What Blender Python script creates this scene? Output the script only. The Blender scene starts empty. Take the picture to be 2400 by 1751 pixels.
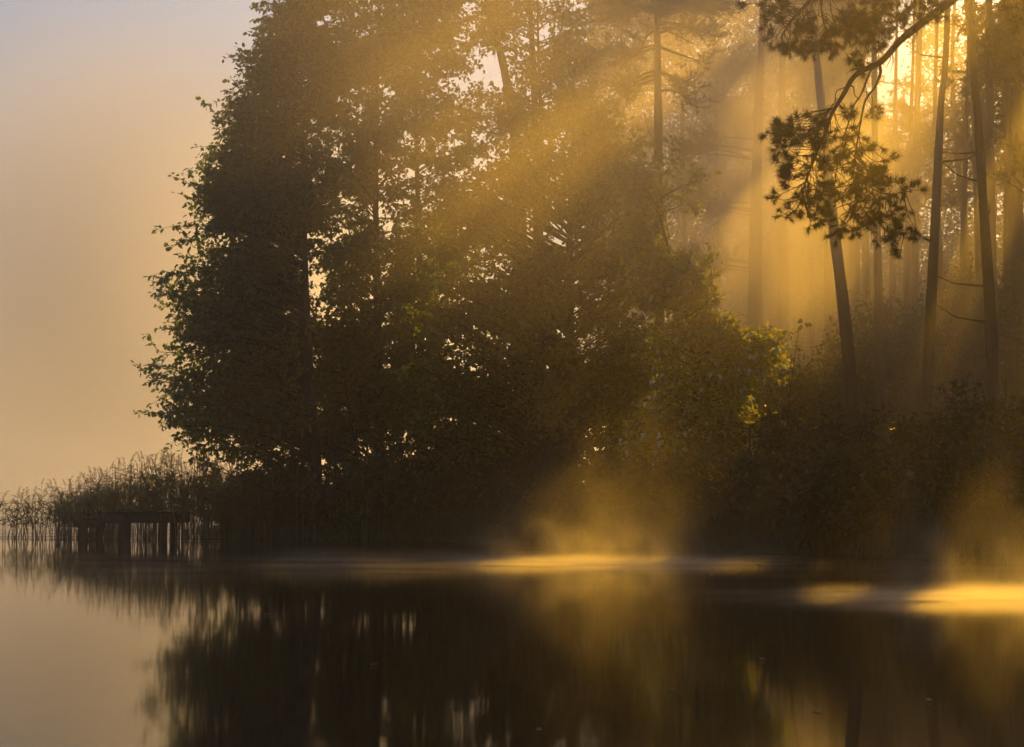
import bpy, math
import numpy as np
from mathutils import Vector

RNG = np.random.default_rng(7)
C = bpy.context.scene.collection
SC = bpy.context.scene
F, PITCH, CAMZ = 4478.0, math.atan(274.5 / 4478.0), 1.3
CP, SP = math.cos(PITCH), math.sin(PITCH)
SUN_AZ, SUN_EL = math.radians(22), math.radians(25)


def P(px, py, Y):
    """pixel of the 2400 px wide photograph + distance -> point in the world"""
    x, y = (px - 1200) / F, (875.5 - py) / F
    dy, dz = CP - y * SP, SP + y * CP
    s = Y / dy
    return np.array([x * s, Y, CAMZ + dz * s])


# ------------------------------------------------------------------ land
SHORE = np.array([[-40, 60], [-14, 55], [-8, 52.5], [-2.2, 49], [1.5, 45], [4.5, 41.5], [6.9, 39], [8.9, 33.8], [11, 29.0],
                  [14, 24], [20, 17], [60, 6], [400, -60]], float)


def hland(x, y):
    x = np.asarray(x, float); y = np.asarray(y, float)
    ys = np.interp(x, SHORE[:, 0], SHORE[:, 1])
    d = np.minimum((y - ys) * 0.9, (x + 8.3 - (y - 52) * 0.30))
    d = d + 0.35 * np.sin(x * 1.7 + y * .6) + .25 * np.sin(x * .7 - y * 1.3)
    h = np.interp(d, [-30, -4, 0, 0.7, 3, 9, 25, 90], [-1.8, -.8, 0, .3, .65, 1.45, 2.2, 3.0])
    return h + np.where(d > .5, .10 * np.sin(x * 2.1) * np.cos(y * 1.8), 0)


# ------------------------------------------------------------------ helpers
def new_mat(name):
    m = bpy.data.materials.new(name); m.use_nodes = True
    nt = m.node_tree
    for n in list(nt.nodes):
        nt.nodes.remove(n)
    out = nt.nodes.new('ShaderNodeOutputMaterial')
    return m, nt, out


def N(nt, t, **kw):
    n = nt.nodes.new('ShaderNode' + t)
    for k, v in kw.items():
        if k.startswith('i_'):
            n.inputs[k[2:].replace('_', ' ')].default_value = v
        else:
            setattr(n, k, v)
    return n


def ramp(nt, src, stops):
    r = N(nt, 'ValToRGB')
    el = r.color_ramp.elements
    while len(el) < len(stops):
        el.new(.5)
    for e, (p, c) in zip(el, stops):
        e.position = p; e.color = (*c, 1)
    nt.links.new(src, r.inputs[0])
    return r.outputs[0]


def leaf_mat(name, c0, c1, trans=.45, gloss=.06, rough=.28, back=None):
    m, nt, out = new_mat(name)
    g = N(nt, 'NewGeometry')
    col = ramp(nt, g.outputs['Random Per Island'], [(0, c0), (1, c1)])
    d = N(nt, 'BsdfDiffuse'); t = N(nt, 'BsdfTranslucent'); s = N(nt, 'BsdfGlossy', i_Roughness=rough)
    nt.links.new(col, d.inputs[0])
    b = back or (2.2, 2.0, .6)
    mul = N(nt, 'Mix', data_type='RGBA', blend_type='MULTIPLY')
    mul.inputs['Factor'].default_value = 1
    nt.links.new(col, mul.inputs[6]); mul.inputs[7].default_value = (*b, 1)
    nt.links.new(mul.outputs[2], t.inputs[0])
    m1 = N(nt, 'MixShader'); m1.inputs[0].default_value = trans
    nt.links.new(d.outputs[0], m1.inputs[1]); nt.links.new(t.outputs[0], m1.inputs[2])
    m2 = N(nt, 'MixShader'); m2.inputs[0].default_value = gloss
    nt.links.new(m1.outputs[0], m2.inputs[1]); nt.links.new(s.outputs[0], m2.inputs[2])
    nt.links.new(m2.outputs[0], out.inputs[0])
    return m


def bark_mat(name, c0, c1, scale=6.0, zs=.18, bump=.6):
    m, nt, out = new_mat(name)
    tc = N(nt, 'TexCoord'); mp = N(nt, 'Mapping')
    mp.inputs['Scale'].default_value = (1, 1, zs)
    nt.links.new(tc.outputs['Object'], mp.inputs[0])
    no = N(nt, 'TexNoise', i_Scale=scale, i_Detail=6.0, i_Roughness=.65)
    nt.links.new(mp.outputs[0], no.inputs['Vector'])
    col = ramp(nt, no.outputs['Fac'], [(.3, c0), (.7, c1)])
    p = N(nt, 'BsdfPrincipled', i_Roughness=.85)
    nt.links.new(col, p.inputs['Base Color'])
    bp = N(nt, 'Bump', i_Strength=bump, i_Distance=.04)
    nt.links.new(no.outputs['Fac'], bp.inputs['Height'])
    nt.links.new(bp.outputs[0], p.inputs['Normal'])
    nt.links.new(p.outputs[0], out.inputs[0])
    return m


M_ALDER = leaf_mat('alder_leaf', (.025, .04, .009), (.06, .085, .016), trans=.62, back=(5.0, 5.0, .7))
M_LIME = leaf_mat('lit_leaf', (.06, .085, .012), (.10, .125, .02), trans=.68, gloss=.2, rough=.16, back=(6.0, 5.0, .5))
M_SHRUB = leaf_mat('shrub_leaf', (.025, .035, .01), (.055, .065, .018), trans=.35)
M_NEEDLE = leaf_mat('pine_needle', (.02, .03, .008), (.045, .055, .014), trans=.15, gloss=.04)
M_REED = leaf_mat('reed_blade', (.05, .07, .018), (.11, .12, .035), trans=.45, gloss=.08)
M_PLUME = leaf_mat('reed_plume', (.16, .12, .08), (.28, .20, .14), trans=.5, gloss=.04, back=(1.4, 1.3, 1.2))
M_GRASS = leaf_mat('bank_grass', (.03, .045, .012), (.08, .085, .022), trans=.35)
M_BARK = bark_mat('dark_bark', (.02, .015, .01), (.07, .05, .035))
M_PINE = bark_mat('pine_bark', (.05, .03, .016), (.17, .09, .045), scale=5)
M_WOOD = bark_mat('wet_wood', (.012, .01, .008), (.04, .032, .026), scale=9, zs=1, bump=.3)
M_GREY = bark_mat('grey_wood', (.08, .08, .07), (.18, .17, .15), scale=9, bump=.3)


class MB:
    """collects vertex / face arrays; build() links them as one mesh object"""
    def __init__(s):
        s.v, s.f, s.n, s.sizes = [], [], 0, []

    def add(s, v, f):
        """v (n,3); f (m,k) all faces with k corners"""
        v = np.asarray(v, np.float32); f = np.asarray(f, np.int64)
        s.v.append(v); s.f.append((f + s.n).ravel()); s.sizes.append(np.full(len(f), f.shape[1], np.int32)); s.n += len(v)

    def build(s, name, mat, parent=None, org=(0, 0, 0), smooth=False, also=None):
        nf = sum(len(q) for q in s.sizes)
        if also:                                        # a second mesh (twigs) with its own material joins this one
            for v2, f2, q2 in [(np.concatenate(also[0].v), np.concatenate(also[0].f), np.concatenate(also[0].sizes))]:
                s.v.append(v2); s.f.append(f2 + s.n); s.sizes.append(q2); s.n += len(v2)
        v = np.concatenate(s.v) - np.asarray(org, np.float32)
        idx = np.concatenate(s.f).astype(np.int32); sz = np.concatenate(s.sizes)
        me = bpy.data.meshes.new(name)
        me.vertices.add(len(v)); me.vertices.foreach_set('co', v.ravel())
        me.loops.add(len(idx)); me.loops.foreach_set('vertex_index', idx)
        me.polygons.add(len(sz))
        st = np.zeros(len(sz), np.int32); st[1:] = np.cumsum(sz)[:-1]
        me.polygons.foreach_set('loop_start', st); me.polygons.foreach_set('loop_total', sz)
        if smooth:
            me.polygons.foreach_set('use_smooth', np.ones(len(sz), bool))
        me.update(calc_edges=True)
        me.materials.append(mat)
        if also:
            me.materials.append(also[1])
            mi = np.zeros(len(sz), np.int32); mi[nf:] = 1
            me.polygons.foreach_set('material_index', mi)
        o = bpy.data.objects.new(name, me); C.objects.link(o)
        if parent:
            o.parent = parent
        return o


def nrm(a):
    return a / np.maximum(np.linalg.norm(a, axis=-1, keepdims=True), 1e-9)


def tubes(mb, pts, rad, sides=4):
    """pts (N,K,3) rad (N,K): N tubes with K rings"""
    pts = np.asarray(pts, float); rad = np.asarray(rad, float)
    if sides == 3:
        q = shaded(pts[:, -1]) & shaded(pts[:, 0])
        pts, rad = pts[q], rad[q]
    n, k, _ = pts.shape
    if n == 0:
        return
    t = np.gradient(pts, axis=1) if k > 2 else np.repeat(pts[:, 1:] - pts[:, :1], 2, 1)
    t = nrm(t)
    ref = np.where(np.abs(t[..., 2:3]) > .8, np.array([1., 0, 0]), np.array([0, 0, 1.]))
    ref = np.repeat(ref[:, :1], k, 1)
    a = nrm(np.cross(t, ref)); b = np.cross(t, a)
    an = np.arange(sides) * 2 * np.pi / sides
    ring = (pts[:, :, None] + rad[:, :, None, None] * (a[:, :, None] * np.cos(an)[:, None] + b[:, :, None] * np.sin(an)[:, None]))
    base = (np.arange(n) * k * sides)[:, None, None] + (np.arange(k - 1) * sides)[None, :, None]
    j = np.arange(sides)[None, None]; j2 = (np.arange(sides) + 1) % sides
    f = np.stack([base + j, base + j2, base + sides + j2, base + sides + j], -1).reshape(-1, 4)
    mb.add(ring.reshape(-1, 3), f)


SUN = np.array([math.sin(SUN_AZ) * math.cos(SUN_EL), math.cos(SUN_AZ) * math.cos(SUN_EL), math.sin(SUN_EL)])
# openings cut in the canopy to shape sunbeams: (a point the sun reaches through it, its half width)
OPENINGS = [((1.2, 34.2, .1), 1.35), ((2.3, 34.4, .1), .8), ((.2, 33.6, .1), .6), ((-2.0, 32.0, .1), .6), ((-4.4, 31.2, .1), .6), ((-6.8, 31.0, .1), .4), ((3.9, 32.6, .1), .6), ((6.0, 31.6, .1), .5), ((7.6, 30.5, .1), .5),
            ((5.4, 23.3, .1), .95), ((6.6, 23.5, .1), .8), ((8.6, 60, 8.5), 2.5), ((8.3, 61, 13.5), 1.6), ((7.4, 43, 8.5), 1.3), ((5.3, 47.4, 4.6), 1.9), ((4.3, 47.6, 8.), 1.0), ((6.1, 47.4, 2.6), 1.0),
            ((10.4, 45, 5.5), .6), ((11.8, 44, 9.), .7), ((9.4, 40, 4.), .5), ((4.6, 25.5, 5.6), .7), ((1.6, 33, 2.6), .5), ((3.0, 35.4, .1), .45), ((2.9, 34.2, .1), .35), ((4.1, 24.2, .1), .4), ((4.4, 22.9, .1), .3),
            ((-3.2, 29.6, .05), .4), ((-5.6, 29.4, .05), .3), ((.7, 29.8, .05), .3), ((2.7, 30.6, .05), .4), ((4.7, 29.4, .05), .4), ((6.5, 28.0, .05), .4), ((5.2, 39.3, .05), .5), ((7.2, 36.6, .05), .55), ((3.4, 40.6, .05), .4), ((8.2, 33.6, .05), .4)]
# broad and narrow shafts that fall across the front of the trees in the middle: (pixel of the photograph, distance, half width)
OPENINGS += [(tuple(P(x, y, D)), r) for x, y, D, r in ((700, 300, 38, .8), (860, 120, 38, .9), (560, 250, 40, .7), (1000, 330, 36, .45), (1080, 90, 36, .6), (1220, 330, 35, .6), (1330, 110, 36, .55),
             (1420, 360, 35, .45), (1500, 160, 38, .6), (1560, 470, 36, .4), (1640, 60, 40, .7), (1700, 330, 40, .6), (1300, 560, 34, .35), (1130, 560, 33, .25), (1480, 700, 36, .45))]


def shaded(pos):
    """False for leaves that would hang in one of the openings"""
    keep = np.ones(len(pos), bool)
    for p, r in OPENINGS:
        q = pos - np.asarray(p)
        t = q @ SUN
        keep &= ~((t > 1.5) & (((q - t[:, None] * SUN) ** 2).sum(1) < r * r))
    return keep


def leaves(mb, pos, d, up, L, W):
    """folded ovate leaves: base, two shoulder points each side, tip"""
    k = shaded(pos)
    pos, d, up, L, W = pos[k], d[k], (up[k] if up.ndim > 1 else up), L[k], W[k]
    d = nrm(d); s = nrm(np.cross(d, up)); nn = np.cross(s, d)
    L = L[:, None]; W = W[:, None]
    v = np.stack([pos, pos + d * L * .32 + s * W * .46 + nn * W * .16, pos + d * L * .70 + s * W * .36 + nn * W * .08,
                  pos + d * L - nn * L * .12, pos + d * L * .70 - s * W * .36 + nn * W * .08, pos + d * L * .32 - s * W * .46 + nn * W * .16], 1)
    b = (np.arange(len(pos)) * 6)[:, None]
    mb.add(v.reshape(-1, 3), np.concatenate([b + np.array([0, 1, 2, 3]), b + np.array([0, 3, 4, 5])]))


def needles(mb, pos, d, L, W, cut=True):
    """thin blades"""
    if cut:
        k = shaded(pos)
        pos, d, L, W = pos[k], d[k], L[k], W[k]
    d = nrm(d)
    s = nrm(np.cross(d, RNG.normal(size=d.shape)))
    L = L[:, None]; W = W[:, None]
    v = np.stack([pos - s * W * .5, pos + s * W * .5, pos + d * L], 1)
    mb.add(v.reshape(-1, 3), (np.arange(len(pos)) * 3)[:, None] + np.array([0, 1, 2]))


def smooth_path(pts, k):
    """Catmull-Rom through pts, k samples"""
    p = np.asarray(pts, float)
    p = np.vstack([2 * p[0] - p[1], p, 2 * p[-1] - p[-2]])
    m = len(p) - 3
    u = np.linspace(0, m - 1e-6, k); i = u.astype(int); t = (u - i)[:, None]
    a, b, c, d = p[i], p[i + 1], p[i + 2], p[i + 3]
    return .5 * (2 * b + (c - a) * t + (2 * a - 5 * b + 4 * c - d) * t ** 2 + (3 * b - a - 3 * c + d) * t ** 3)


def thing(name, label, cat, loc=(0, 0, 0), group=None):
    o = bpy.data.objects.new(name, None); C.objects.link(o)
    o.location = loc; o.empty_display_size = .3
    o['label'] = label; o['category'] = cat
    if group:
        o['group'] = group
    return o


def trunk_pts(pxs, D, top=None, k=18):
    """trunk polyline from photo pixels (bottom to top), rooted in the ground, going on to height `top`"""
    p = [P(x, y, D) for x, y in pxs]
    b = p[0].copy(); b[2] = float(hland(b[0], D)) - .15
    if b[2] < p[0][2] - .3:
        p = [b] + p
    else:
        p[0][2] = b[2]
    if top:
        d = p[-1] - p[-2]; d = d / max(d[2], .1)
        q = p[-1] + d * (top - p[-1][2]) * np.array([.5, .5, 1])
        if top > p[-1][2] + .5:
            p.append(q)
    return smooth_path(p, k)


def make_trunk(root, path, r0, r1, mat, sides=9, name='trunk', extra=None):
    mb = MB()
    k = len(path)
    u = np.linspace(0, 1, k)
    r = r0 + (r1 - r0) * u ** .85
    r = r * (1 + .5 * np.exp(-u * k / 1.5)) * (1 + .05 * RNG.normal(size=k))
    tubes(mb, path[None], r[None], sides)
    if extra is not None:
        for pts, rad, sd in extra:
            tubes(mb, pts, rad, sd)
    return mb.build(name, mat, root, org=root.location, smooth=True)


def limbs_to(path, T, rise=.35, zmin=None, bow=.12, k=6):
    """curved limbs from the trunk to the targets T"""
    zt = path[:, 2]
    hd0 = np.linalg.norm(T[:, :2] - np.stack([np.interp(T[:, 2], zt, path[:, i]) for i in range(2)], -1), axis=1)
    za = T[:, 2] - rise * hd0 * RNG.uniform(.4, 1.5, len(T))
    za = np.clip(za, zmin if zmin is not None else zt[0] + .5, zt[-1])
    A = np.stack([np.interp(za, zt, path[:, 0]), np.interp(za, zt, path[:, 1]), za], -1)
    ln = np.linalg.norm(T - A, axis=1)
    mid = (A + T) / 2 + RNG.normal(size=T.shape) * ln[:, None] * .07
    mid[:, 2] += bow * ln
    u = np.linspace(0, 1, k)[None, :, None]
    return (1 - u) ** 2 * A[:, None] + 2 * u * (1 - u) * mid[:, None] + u ** 2 * T[:, None], ln


def targets(clusters):
    """clusters: list of (centre, (rx,ry,rz), n) -> points in the ellipsoids, denser to the outside"""
    out = []
    for c, r, n in clusters:
        d = nrm(RNG.normal(size=(n, 3))) * (RNG.uniform(0, 1, (n, 1)) ** .45)
        out.append(np.asarray(c) + d * np.asarray(r))
    return np.concatenate(out)


def broadleaf(name, label, cat, pathpx, D, top, r0, clusters, mat=M_ALDER, leaf=(.10, .165), m=10, q=15, twig=(.45, 1.0), rise=.35,
              bark=M_BARK, group=None, tips=(), bow=.12, path=None, nose=None):
    path = trunk_pts(pathpx, D, top) if path is None else path
    root = thing(name, label, cat, tuple(path[0]), group)
    T = targets(clusters)
    if len(tips):
        T = np.concatenate([T, np.asarray(tips)])
    L, ln = limbs_to(path, T, rise, bow=bow)
    n = len(T); k = L.shape[1]
    uu = np.linspace(1, 0, k)[None]
    rad = (.008 + .011 * np.minimum(ln, 5)[:, None] * uu ** 1.2 * .8 + .004 * uu)
    make_trunk(root, path, r0, .02, bark, extra=[(L, rad, 4)])
    # twigs
    u = RNG.uniform(.45, 1.0, (n, m)) ** .8
    u[:, 0] = 1.0
    idx = u * (k - 1); i = np.minimum(idx.astype(int), k - 2); f = (idx - i)[..., None]
    ar = np.arange(n)[:, None]
    B = L[ar, i] * (1 - f) + L[ar, i + 1] * f
    dirl = nrm(L[ar, i + 1] - L[ar, i])
    td = nrm(dirl * .75 + RNG.normal(size=(n, m, 3)) * np.array([.75, .75, .45]) + np.array([0, 0, .12]))
    tl = RNG.uniform(*twig, (n, m))[..., None]
    mid = B + td * tl * .5 + RNG.normal(size=B.shape) * .04
    end = B + td * tl + np.array([0, 0, -.16]) * tl
    tw = np.stack([B, mid, end], 2).reshape(-1, 3, 3)
    crown = MB(); wood = MB()
    tubes(wood, tw, np.tile([.011, .007, .003], (len(tw), 1)), 3)
    nt = len(tw)
    v = (RNG.uniform(.1, 1.05, (nt, q)))
    v[:, 0] = 1.0
    v = v[..., None]
    pos = np.where(v < .5, tw[:, None, 0] + (tw[:, None, 1] - tw[:, None, 0]) * v * 2, tw[:, None, 1] + (tw[:, None, 2] - tw[:, None, 1]) * (v * 2 - 1))
    dt = nrm(tw[:, 2] - tw[:, 0])[:, None]
    ld = dt * .5 + RNG.normal(size=pos.shape) * .65 + np.array([0, 0, -.40])
    up = np.array([0, 0, 1.]) + RNG.normal(size=pos.shape) * .55
    pos = pos.reshape(-1, 3) + RNG.normal(size=(nt * q, 3)) * .03
    Ls = RNG.uniform(*leaf, nt * q)
    leaves(crown, pos, ld.reshape(-1, 3), up.reshape(-1, 3), Ls, Ls * RNG.uniform(.6, .8, nt * q))
    crown.build('crown', mat, root, org=root.location, also=(wood, bark))
    return root


def tuft_shoots(crown, tw, per, nl, nw, spread=.75, span=.65, cut=True):
    """needles along the last part of each shoot (N,3,3)"""
    n = len(tw)
    v = 1 - span * RNG.uniform(0, 1, (n, per, 1)) ** 1.3
    pos = np.where(v < .5, tw[:, None, 0] + (tw[:, None, 1] - tw[:, None, 0]) * v * 2, tw[:, None, 1] + (tw[:, None, 2] - tw[:, None, 1]) * (v * 2 - 1))
    d = nrm(tw[:, 2] - tw[:, 1])[:, None]
    r = nrm(RNG.normal(size=pos.shape))
    nd = nrm(d * RNG.uniform(.35, 1.0, (n, per, 1)) + r * spread)
    cnt = n * per
    ls = np.repeat(RNG.uniform(.6, 1.25, n), per)
    needles(crown, pos.reshape(-1, 3), nd.reshape(-1, 3), RNG.uniform(*nl, cnt) * ls, RNG.uniform(nw * .7, nw * 1.3, cnt), cut)


def pine(name, label, pathpx, D, top, r0, clusters, mat=M_NEEDLE, m=9, per=26, nl=(.12, .22), nw=.022, twig=(.35, .8), rise=.2, stubs=6,
         group=None, zmin=None, r1=.05, stub_len=(.5, 1.8)):
    path = trunk_pts(pathpx, D, top, 22)
    root = thing(name, label, 'pine tree', tuple(path[0]), group)
    T = targets(clusters)
    L, ln = limbs_to(path, T, rise, zmin=zmin, bow=.08)
    n = len(T); k = L.shape[1]
    uu = np.linspace(1, 0, k)[None]
    rad = .010 + .014 * np.minimum(ln, 5)[:, None] * uu
    extra = [(L, rad, 5)]
    if stubs:
        zs = RNG.uniform(path[0, 2] + 3, min(path[-1, 2], 16), stubs)
        A = np.stack([np.interp(zs, path[:, 2], path[:, i]) for i in range(3)], -1)
        dd = RNG.normal(size=(stubs, 3)); dd[:, 2] = RNG.uniform(-.2, .5, stubs); dd = nrm(dd)
        ll = RNG.uniform(*stub_len, stubs)[:, None]
        S = np.stack([A, A + dd * ll * .5 + RNG.normal(size=A.shape) * .05, A + dd * ll + np.array([0, 0, .15]) * ll], 1)
        extra.append((S, np.tile([.03, .018, .006], (stubs, 1)), 4))
    make_trunk(root, path, r0, r1, M_PINE, sides=12, extra=extra)
    u = RNG.uniform(.5, 1.0, (n, m)); u[:, 0] = 1
    idx = u * (k - 1); i = np.minimum(idx.astype(int), k - 2); f = (idx - i)[..., None]
    ar = np.arange(n)[:, None]
    B = L[ar, i] * (1 - f) + L[ar, i + 1] * f
    dirl = nrm(L[ar, i + 1] - L[ar, i])
    td = nrm(dirl * .8 + RNG.normal(size=(n, m, 3)) * np.array([.6, .6, .4]) + np.array([0, 0, .2]))
    tl = RNG.uniform(*twig, (n, m))[..., None]
    tw = np.stack([B, B + td * tl * .5 - np.array([0, 0, .06]) * tl, B + td * tl + np.array([0, 0, .08]) * tl], 2).reshape(-1, 3, 3)
    wood = MB(); tubes(wood, tw, np.tile([.012, .009, .005], (len(tw), 1)), 3)
    crown = MB(); tuft_shoots(crown, tw, per, nl, nw)
    crown.build('crown', mat, root, org=root.location, also=(wood, M_PINE))
    return root


def cl(px, py, D, rx, rz, n, ry=None):
    """cluster given by photo pixel, distance and pixel radii"""
    s = D / F
    return (P(px, py, D), (rx * s, (ry if ry else rx * s * .8), rz * s), n)


# ------------------------------------------------------------------ setting
def structure(o):
    o['kind'] = 'structure'
    return o


def build_ground():
    xs = np.unique(np.concatenate([np.linspace(-24, 26, 130), np.linspace(26, 80, 25), np.linspace(80, 700, 12), np.linspace(-80, -24, 18), np.linspace(-700, -80, 12)]))
    ys = np.unique(np.concatenate([np.linspace(14, 95, 170), np.linspace(-40, 14, 15), np.linspace(95, 200, 20), np.linspace(200, 900, 10)]))
    X, Y = np.meshgrid(xs, ys)
    Z = hland(X, Y)
    v = np.stack([X, Y, Z], -1).reshape(-1, 3)
    w, h = len(xs), len(ys)
    i = (np.arange(h - 1)[:, None] * w + np.arange(w - 1)[None]).ravel()
    mb = MB(); mb.add(v, np.stack([i, i + 1, i + w + 1, i + w], -1))
    m, nt, out = new_mat('forest_soil')
    no = N(nt, 'TexNoise', i_Scale=1.4, i_Detail=8.0)
    tc = N(nt, 'TexCoord'); nt.links.new(tc.outputs['Object'], no.inputs['Vector'])
    col = ramp(nt, no.outputs['Fac'], [(.3, (.03, .022, .012)), (.55, (.05, .05, .018)), (.75, (.09, .065, .035))])
    p = N(nt, 'BsdfPrincipled', i_Roughness=.95)
    nt.links.new(col, p.inputs['Base Color'])
    b = N(nt, 'Bump', i_Strength=.7, i_Distance=.1); nt.links.new(no.outputs['Fac'], b.inputs['Height']); nt.links.new(b.outputs[0], p.inputs['Normal'])
    nt.links.new(p.outputs[0], out.inputs[0])
    structure(mb.build('ground', m, smooth=True))


def build_water():
    mb = MB()
    mb.add([[-700, -40, 0], [700, -40, 0], [700, 900, 0], [-700, 900, 0]], [[0, 1, 2, 3]])
    m, nt, out = new_mat('lake_water')
    tc = N(nt, 'TexCoord')
    mp = N(nt, 'Mapping'); mp.inputs['Scale'].default_value = (.5, 1.4, 1)
    nt.links.new(tc.outputs['Object'], mp.inputs[0])
    n1 = N(nt, 'TexNoise', i_Scale=1.1, i_Detail=3.0, i_Roughness=.45)
    nt.links.new(mp.outputs[0], n1.inputs['Vector'])
    # ruffled water along the shore: fine ripples inside a band that follows Y, broken up by a slow noise
    sp = N(nt, 'SeparateXYZ'); nt.links.new(tc.outputs['Object'], sp.inputs[0])
    n2 = N(nt, 'TexNoise', i_Scale=7.0, i_Detail=4.0, i_Roughness=.6)
    nt.links.new(mp.outputs[0], n2.inputs['Vector'])
    m3 = N(nt, 'Mapping'); m3.inputs['Scale'].default_value = (.12, .9, 1)
    nt.links.new(tc.outputs['Object'], m3.inputs[0])
    n3 = N(nt, 'TexNoise', i_Scale=1.0, i_Detail=2.0); nt.links.new(m3.outputs[0], n3.inputs['Vector'])
    line = N(nt, 'Math', operation='MULTIPLY_ADD'); nt.links.new(sp.outputs[0], line.inputs[0]); line.inputs[1].default_value = .72; 
    nt.links.new(sp.outputs[1], line.inputs[2])          # y + .72 x : runs along the shore
    band = N(nt, 'MapRange', interpolation_type='SMOOTHSTEP'); nt.links.new(line.outputs[0], band.inputs[0])
    band.inputs[1].default_value = 40.2; band.inputs[2].default_value = 42.5
    br = N(nt, 'MapRange', interpolation_type='SMOOTHSTEP'); nt.links.new(n3.outputs['Fac'], br.inputs[0])
    br.inputs[1].default_value = .46; br.inputs[2].default_value = .62
    mm = N(nt, 'Math', operation='MULTIPLY'); nt.links.new(band.outputs[0], mm.inputs[0]); nt.links.new(br.outputs[0], mm.inputs[1])
    hs = N(nt, 'Math', operation='MULTIPLY'); nt.links.new(n2.outputs['Fac'], hs.inputs[0]); nt.links.new(mm.outputs[0], hs.inputs[1])
    h2 = N(nt, 'Math', operation='MULTIPLY_ADD'); nt.links.new(hs.outputs[0], h2.inputs[0]); h2.inputs[1].default_value = .9
    h1 = N(nt, 'Math', operation='MULTIPLY'); nt.links.new(n1.outputs['Fac'], h1.inputs[0]); h1.inputs[1].default_value = .006
    nt.links.new(h1.outputs[0], h2.inputs[2])
    b = N(nt, 'Bump', i_Strength=1.0, i_Distance=.12); nt.links.new(h2.outputs[0], b.inputs['Height'])
    p = N(nt, 'BsdfPrincipled', i_Roughness=.05, i_IOR=1.33)
    p.inputs['Base Color'].default_value = (.006, .008, .010, 1)
    nt.links.new(b.outputs[0], p.inputs['Normal'])
    nt.links.new(p.outputs[0], out.inputs[0])
    structure(mb.build('lake_water', m))


# ------------------------------------------------------------------ haze and mist
HAZE_D, HAZE_G = .0021, .87
HAZE_COL = (1.0, .96, .90)


def box_mesh(lo, hi):
    lo, hi = np.asarray(lo, float), np.asarray(hi, float)
    v = np.array([[x, y, z] for z in (0, 1) for y in (0, 1) for x in (0, 1)], float) * (hi - lo) + lo
    f = [[0, 2, 3, 1], [4, 5, 7, 6], [0, 1, 5, 4], [2, 6, 7, 3], [0, 4, 6, 2], [1, 3, 7, 5]]
    mb = MB(); mb.add(v, f)
    return mb


def build_haze():
    m, nt, out = new_mat('haze')
    v = N(nt, 'VolumePrincipled')
    v.inputs['Color'].default_value = (*HAZE_COL, 1)
    v.inputs['Density'].default_value = HAZE_D
    v.inputs['Anisotropy'].default_value = HAZE_G
    nt.links.new(v.outputs[0], out.inputs['Volume'])
    m.cycles.homogeneous_volume = True
    o = box_mesh((-800, -60, -3.0), (800, 950, 42)).build('haze', m)
    o['kind'] = 'stuff'; o['label'] = 'thin morning haze filling the air over lake and wood'


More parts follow.
